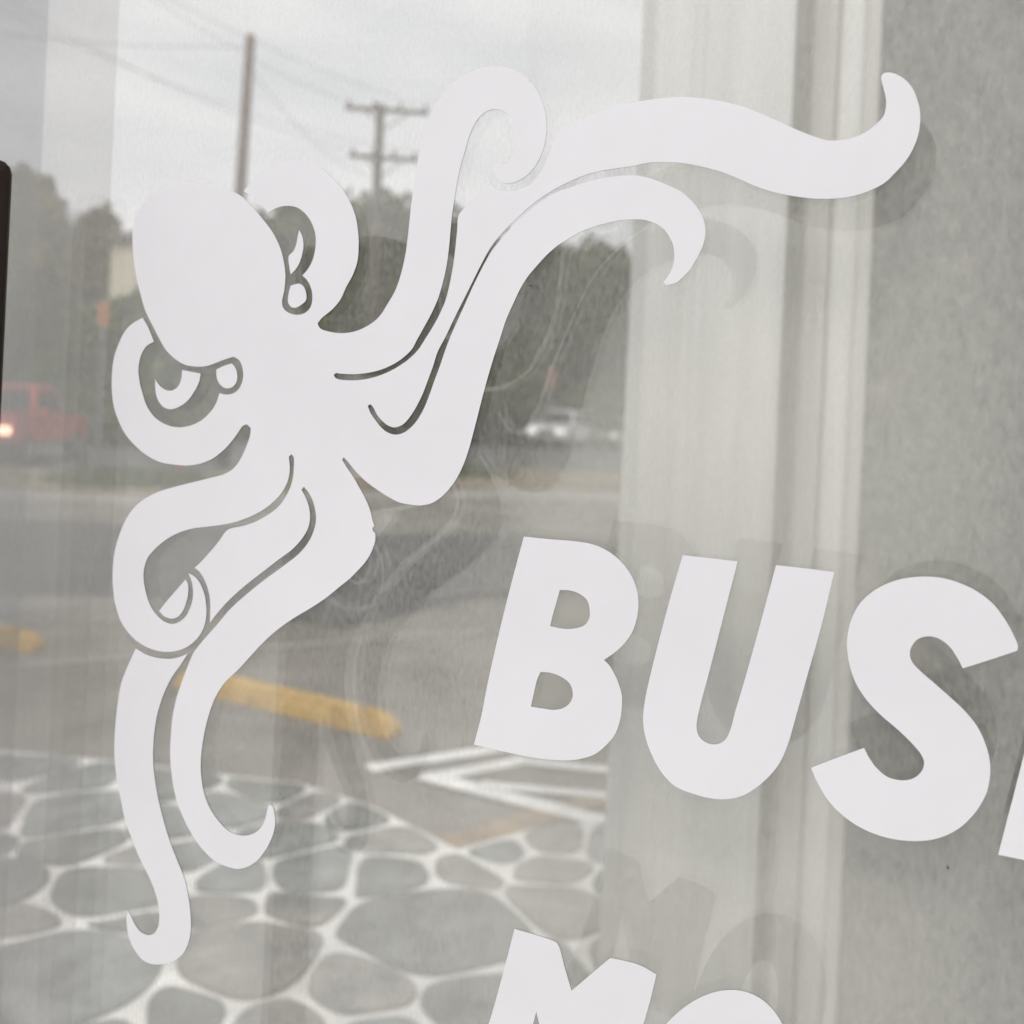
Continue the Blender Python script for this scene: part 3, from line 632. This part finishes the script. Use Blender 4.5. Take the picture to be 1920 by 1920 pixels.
tree(330, 42, 520, 240, "green tree seen inside the octopus's lower eye", 2, 9000, 14, -.06)
tree(545, 50, 372, 260, "dark tree seen inside the octopus's upper eye", 0, 9000, 15, -.06)
tree(715, 52, 357, 300, "tall dark tree peaking behind the crossarm utility pole", 0, 14000, 18, -.06)
tree(850, 54, 398, 300, "dark tree filling the gaps between the octopus's upright arms", 0, 13000, 17, -.06)
tree(985, 57, 448, 290, "dark tree behind the silver car, under the octopus's arched arm", 0, 14000, 18, -.06)
tree(1125, 58, 458, 230, "dark flat topped tree ending at the pale pillar", 0, 13000, 17, -.06)
tree(640, 58, 420, 260, "dark tree between the octopus's eye and its wedge shaped gap", 0, 10000, 15, -.06)
tree(925, 60, 520, 260, "low dark tree right of the octopus's broad arm", 0, 10000, 14, -.06)
tree(1090, 58, 600, 170, "low shrubby tree directly above the silver car's roof", 1, 4000, 9, 0.0, .28)
# grass tufts on the verge
def grass_patch(px, py, wx, wy, n, label):
    c = ground(px, py); bm = bmesh.new()
    for _ in range(n):
        x, y = c.x + random.gauss(0, wx), c.y + random.gauss(0, wy); h = random.uniform(.12, .38); a = random.uniform(0, 6.28)
        dx, dy = math.cos(a) * .03, math.sin(a) * .03
        bm.faces.new([bm.verts.new(p) for p in ((x - dx, y - dy, .05), (x + dx, y + dy, .05), (x + dx * .2 + random.gauss(0, .07), y + random.gauss(0, .07), h))])
    o = bm_obj("verge_grass", bm, M["grass"]); tag(o, label, "grass", kind="stuff"); return o
grass_patch(262, 912, .62, .5, 2600, "green grass tuft on the verge left of the octopus's lower arm")
grass_patch(865, 893, .45, .5, 1800, "green grass on the verge beside the octopus's broad arm")
grass_patch(215, 835, .6, .6, 2400, "bright grass beside the rear of the red car")

# ------------------------------------------------------------------ houses
def house(px0, px1, Y, ytop, yeave, label, wallm, rows):
    a = at(px0, 760, Y); b = at(px1, 760, Y); ze = at((px0 + px1) / 2, yeave, Y).z; zt = at((px0 + px1) / 2, ytop, Y).z
    W = b.x - a.x; D = 9.0
    h = empty("house", ((a.x + b.x) / 2, Y + D / 2, 0), label, "house")
    bm = bmesh.new(); box(bm, -W / 2, W / 2, -D / 2, D / 2, -0.1, ze); bm_obj("wall", bm, wallm, h)
    bm = bmesh.new(); o_ = .5
    v = [bm.verts.new(p) for p in ((-W/2-o_, -D/2-o_, ze), (W/2+o_, -D/2-o_, ze), (W/2+o_, D/2+o_, ze), (-W/2-o_, D/2+o_, ze), (-W/2+.5, 0, zt), (W/2-.5, 0, zt),
                                   (-W/2-o_, -D/2-o_, ze+.18), (W/2+o_, -D/2-o_, ze+.18), (W/2+o_, D/2+o_, ze+.18), (-W/2-o_, D/2+o_, ze+.18))]
    for f in ((3,2,1,0),(0,1,7,6),(1,2,8,7),(2,3,9,8),(3,0,6,9),(6,7,5,4),(7,8,5),(8,9,4,5),(9,6,4)): bm.faces.new([v[i] for i in f])
    bm_obj("roof", bm, M["roof"], h)
    for z in rows:
        k = max(2, int(W / 2.4))
        for i in range(k):
            x = -W / 2 + W * (i + .5) / k
            bm = bmesh.new(); box(bm, x - .55, x + .55, -D / 2 - .05, -D / 2 - .004, z - .7, z + .7); f = bm_obj("window", bm, M["trim"], h)
            bm = bmesh.new(); box(bm, x - .45, x + .45, -D / 2 - .062, -D / 2 - .052, z - .6, z + .6); bm_obj("glazing", bm, M["winglass"], f)
    return h
house(195, 420, 62, 405, 455, "pale two storey house with a grey roof left of the octopus head", M["housewall"], (3.0, 6.2))
house(150, 330, 54, 545, 585, "low pale building with a grey roof below the two storey house", M["trim"], (1.8,))

# ------------------------------------------------------------------ utility poles and cables
def pole(px, Y, ytop, r, m_, label, lean=0.0):
    p = at(px, ytop, Y)
    o = empty("utility_pole", (p.x - lean * p.z, p.y, 0), label, "utility pole", "utility poles by the road")
    bm = bmesh.new(); tube(bm, [(0, 0, -.2), (lean * p.z * .5, 0, p.z * .5), (lean * p.z, 0, p.z)], [r * 1.25, r * 1.08, r * .88], 12); bm_obj("shaft", bm, m_, o, smooth=True)
    return o, p.z
pA, zA = pole(470, 25, 68, 0.135, M["pole"], "plain brown wooden utility pole rising behind the octopus head", 0.02)
pB, zB = pole(714, 35, 196, 0.17, M["pole2"], "grey utility pole with two insulator carrying crossarms", 0.0)
b2 = bmesh.new(); tube(b2, [(0.0, 0, zA), (0.0, 0, zA + .1)], [.10, .02], 8)
cp = bm_obj("cap", b2, M["pole"], pA); cp.location = (0.02 * zA, 0, -0.01)
ins_world = []
for zc, Lc, n in ((zB - 0.24, 2.85, 4), (zB - 1.86, 2.35, 4)):
    bm = bmesh.new(); box(bm, -Lc / 2, Lc / 2, -.24, -.12, zc - .07, zc + .07); bevel(bm, .01, 1)
    arm = bm_obj("crossarm", bm, M["pole"], pB); arm.rotation_euler = (0, RAD(1.2), 0)
    for s in (-1, 1):
        bm = bmesh.new(); tube(bm, [(s * Lc * .28, -.18, zc - .02), (0, -.17, zc - .62)], [.025, .025], 6); bm_obj("brace", bm, M["pole2"], arm)
    for k in range(n):
        x = -Lc / 2 + .12 + (Lc - .24) * k / (n - 1)
        bm = bmesh.new(); tube(bm, [(x, -.18, zc + .06), (x, -.18, zc + .12), (x, -.18, zc + .15), (x, -.18, zc + .24), (x, -.18, zc + .28)], [.03, .035, .085, .075, .03], 10)
        bm_obj("insulator", bm, M["porcelain"], arm); ins_world.append(Vector((pB.location.x + x, pB.location.y - .18, zc + .27)))
bm = bmesh.new(); tube(bm, [(.28, -.1, zB - 2.3), (.28, -.1, zB - 1.45)], [.17, .17], 12)
def cable(a, b, sag, label):
    a, b = Vector(a), Vector(b); pts = [a.lerp(b, t / 16) - Vector((0, 0, sag * 4 * (t / 16) * (1 - t / 16))) for t in range(17)]
    b3 = bmesh.new(); tube(b3, pts, [.0085] * 17, 6); return tag(bm_obj("power_cable", b3, M["cable"]), label, "cable", "power cables")
bm.free()
for k, (i, t) in enumerate(((0, (-13, 21, 13.4)), (3, (-13, 20, 12.6)), (4, (-13, 21, 10.9)), (7, (-13, 20, 10.2)))):
    cable(ins_world[i], t, .6, ["power cable from the left end of the upper crossarm", "power cable from the right end of the upper crossarm", "power cable from the left end of the lower crossarm", "power cable from the right end of the lower crossarm"][k])

ta = Vector((pA.location.x + .02 * zA, pA.location.y, zA - .25))
cable(ta, (-16, 18, 9.0), .5, "sagging cable from the plain pole to the left")
cable(ta - Vector((0, 0, .5)), Vector((pB.location.x, pB.location.y - .2, zB - 2.6)), .5, "sagging cable between the plain pole and the crossarm pole")
# ------------------------------------------------------------------ cars
def car(name, loc, head, m_, label, lamp, style="suv", group=None):
    """x forward, y left. Length about 4.6 m."""
    o = empty(name, loc, label, "car", group, rz=head)
    if style == "suv":
        low = [(-2.25, .42), (-2.28, .75), (-2.22, 1.02), (2.0, 1.02), (2.2, .92), (2.28, .70), (2.24, .40)]
        hood = [(-2.22, 1.02), (.95, 1.06), (1.7, 1.0), (2.2, .92)]
        cab = [(-2.16, 1.02), (-1.98, 1.62), (-1.7, 1.70), (.05, 1.72), (.35, 1.66), (1.05, 1.05)]
    else:                       # pickup
        low = [(-2.6, .50), (-2.62, .95), (-2.5, 1.08), (2.2, 1.08), (2.42, .98), (2.5, .70), (2.46, .46)]
        cab = [(-.75, 1.08), (-.62, 1.72), (-.4, 1.80), (.55, 1.80), (.8, 1.74), (1.3, 1.12)]
    def ext(prof, w0, w1, zsplit=None):
        bm = bmesh.new(); zs = [p[1] for p in prof]; z0, z1 = min(zs), max(zs)
        L = [bm.verts.new((x, w0 + (w1 - w0) * (z - z0) / (z1 - z0), z)) for x, z in prof]; R = [bm.verts.new((x, -(w0 + (w1 - w0) * (z - z0) / (z1 - z0)), z)) for x, z in prof]
        bm.faces.new(L); bm.faces.new(R[::-1]); n = len(prof)
        for i in range(n): bm.faces.new((L[(i + 1) % n], L[i], R[i], R[(i + 1) % n]))
        bmesh.ops.recalc_face_normals(bm, faces=bm.faces[:]); bevel(bm, .06, 3); return bm
    bm_obj("body", ext(low, .90, .88), m_, o, smooth=True)
    bm_obj("cabin", ext(cab, .86, .66), m_, o, smooth=True)
    zt = max(z for _, z in cab); zb = cab[0][1]
    # windscreen
    (xa, za), (xb, zb2) = cab[-2], cab[-1]
    def quad(name, pts, m2, parent=o):
        bm = bmesh.new(); bm.faces.new([bm.verts.new(p) for p in pts]); bmesh.ops.solidify(bm, geom=bm.faces[:], thickness=-.012)
        return bm_obj(name, bm, m2, parent)
    nx, nz = .028, .018
    t0, t1 = .10, .90
    f = lambda t: (xa + (xb - xa) * t + nx, za + (zb2 - za) * t + nz)
    (x0, z0), (x1, z1) = f(t0), f(t1)
    quad("windscreen", [(x0, .60, z0), (x0, -.60, z0), (x1, -.76, z1), (x1, .76, z1)], M["carglass"])
    for s in (-1, 1):
        yb, yt = s * (.86 + .012 - .03), s * (.66 + .03)
        xr0, xr1 = cab[0][0] + .22, cab[-1][0] - .42
        h0, h1 = zb + .10, zt - .13
        w = lambda z: s * (.86 + (.66 - .86) * (z - zb) / (zt - zb) + .012)
        mid = (xr0 + xr1) / 2
        quad("side_window", [(xr0, w(h0), h0), (mid - .06, w(h0), h0), (mid - .06, w(h1), h1), (xr0 + .16, w(h1), h1)], M["carglass"])
        quad("side_window", [(mid + .06, w(h0), h0), (xr1 + .15, w(h0), h0), (xr1 - .38, w(h1), h1), (mid + .06, w(h1), h1)], M["carglass"])
        fx = low[-2][0]
        bm = bmesh.new(); box(bm, fx - .12, fx + .03, s * .62 - .2, s * .62 + .2, .70, .88); bevel(bm, .03, 2); bm_obj("headlight", bm, lamp, o)
        bm = bmesh.new(); box(bm, low[1][0] - .02, low[1][0] + .08, s * .74 - .09, s * .74 + .09, .78, 1.0); bevel(bm, .02, 2); bm_obj("tail_light", bm, M["pink"], o)
        bm = bmesh.new(); box(bm, cab[-1][0] - .3, cab[-1][0] - .14, s * 1.0 - .08, s * 1.0 + .08, zb + .02, zb + .17); bevel(bm, .03, 2); bm_obj("mirror", bm, m_, o)
        for x in (low[-1][0] - .82, low[0][0] + .86):
            bm = bmesh.new(); tube(bm, [(x, s * .70, .35), (x, s * .72, .35), (x, s * .90, .35), (x, s * .92, .35)], [.30, .35, .35, .30], 22)
            wl = bm_obj("wheel", bm, M["tyre"], o); bm = bmesh.new(); tube(bm, [(x, s * .90, .35), (x, s * .935, .35)], [.22, .19], 16); bm_obj("rim", bm, M["rim"], wl)
    fx = low[-2][0]
    bm = bmesh.new(); box(bm, fx - .05, fx + .025, -.4, .4, .62, .84); bevel(bm, .015, 1); bm_obj("grille", bm, M["black"], o)
    bm = bmesh.new(); box(bm, fx - .14, fx + .06, -.86, .86, .36, .55); bevel(bm, .04, 2); bm_obj("bumper", bm, M["black"], o)
    return o
def gat(px, Y): p = at(px, 800, Y); return Vector((p.x, p.y, 0.004))
c1 = car("parked_car", gat(1053, 51), RAD(250), M["silver"], "silver white car on the far road seen under the octopus's arched arm", M["lamponw"])
c2 = car("parked_car", gat(1212, 54), RAD(200), M["palegreen"], "pale car with a lit headlamp, mostly hidden behind the pillar", M["lamponw"])
c3 = car("pickup_truck", gat(28, 24.0), RAD(276), M["red"], "red pickup truck with glowing headlights at the left edge", M["lampon"], "pickup"); c3["category"] = "truck"
c1.location.z = c2.location.z = 0.004; c1.scale = (1.1, 1.1, 1.14)

# ------------------------------------------------------------------ small posts and signs
def post(name, px, py_base, hpx, r, m_, label, cat):
    g = ground(px, py_base); z = hpx / F * g.y; bm = bmesh.new(); tube(bm, [(0, 0, -.05), (0, 0, z * .92), (0, 0, z)], [r, r, r * .6], 10)
    o = bm_obj(name, bm, m_); o.location = (g.x, g.y, 0); return tag(o, label, cat)
post("bollard", 158, 882, 40, .05, M["black"], "short dark bollard just right of the red truck", "bollard")
post("bollard", 334, 915, 48, .055, M["pink"], "short faded red bollard below the octopus's left curl", "bollard")
def sign(px, Y, y0, y1, wpx, m_, label):
    p0, p1 = at(px, y1, Y), at(px, y0, Y); w_ = wpx / F * Y
    o = empty("street_sign", (p0.x, p0.y, 0), label, "sign")
    bm = bmesh.new(); tube(bm, [(0, 0, -.05), (0, 0, p1.z + .1)], [.05, .05], 8); bm_obj("signpost", bm, M["frame"], o)
    bm = bmesh.new(); box(bm, -w_ / 2, w_ / 2, -.09, -.055, p0.z, p1.z); bevel(bm, .01, 1); bm_obj("sign_board", bm, m_, o)
sign(194, 30, 566, 612, 18, M["orange"], "tall narrow orange sign above the bushes by the pale house")
sign(1034, 47, 692, 728, 16, M["pink"], "small faded red sign above the silver car")
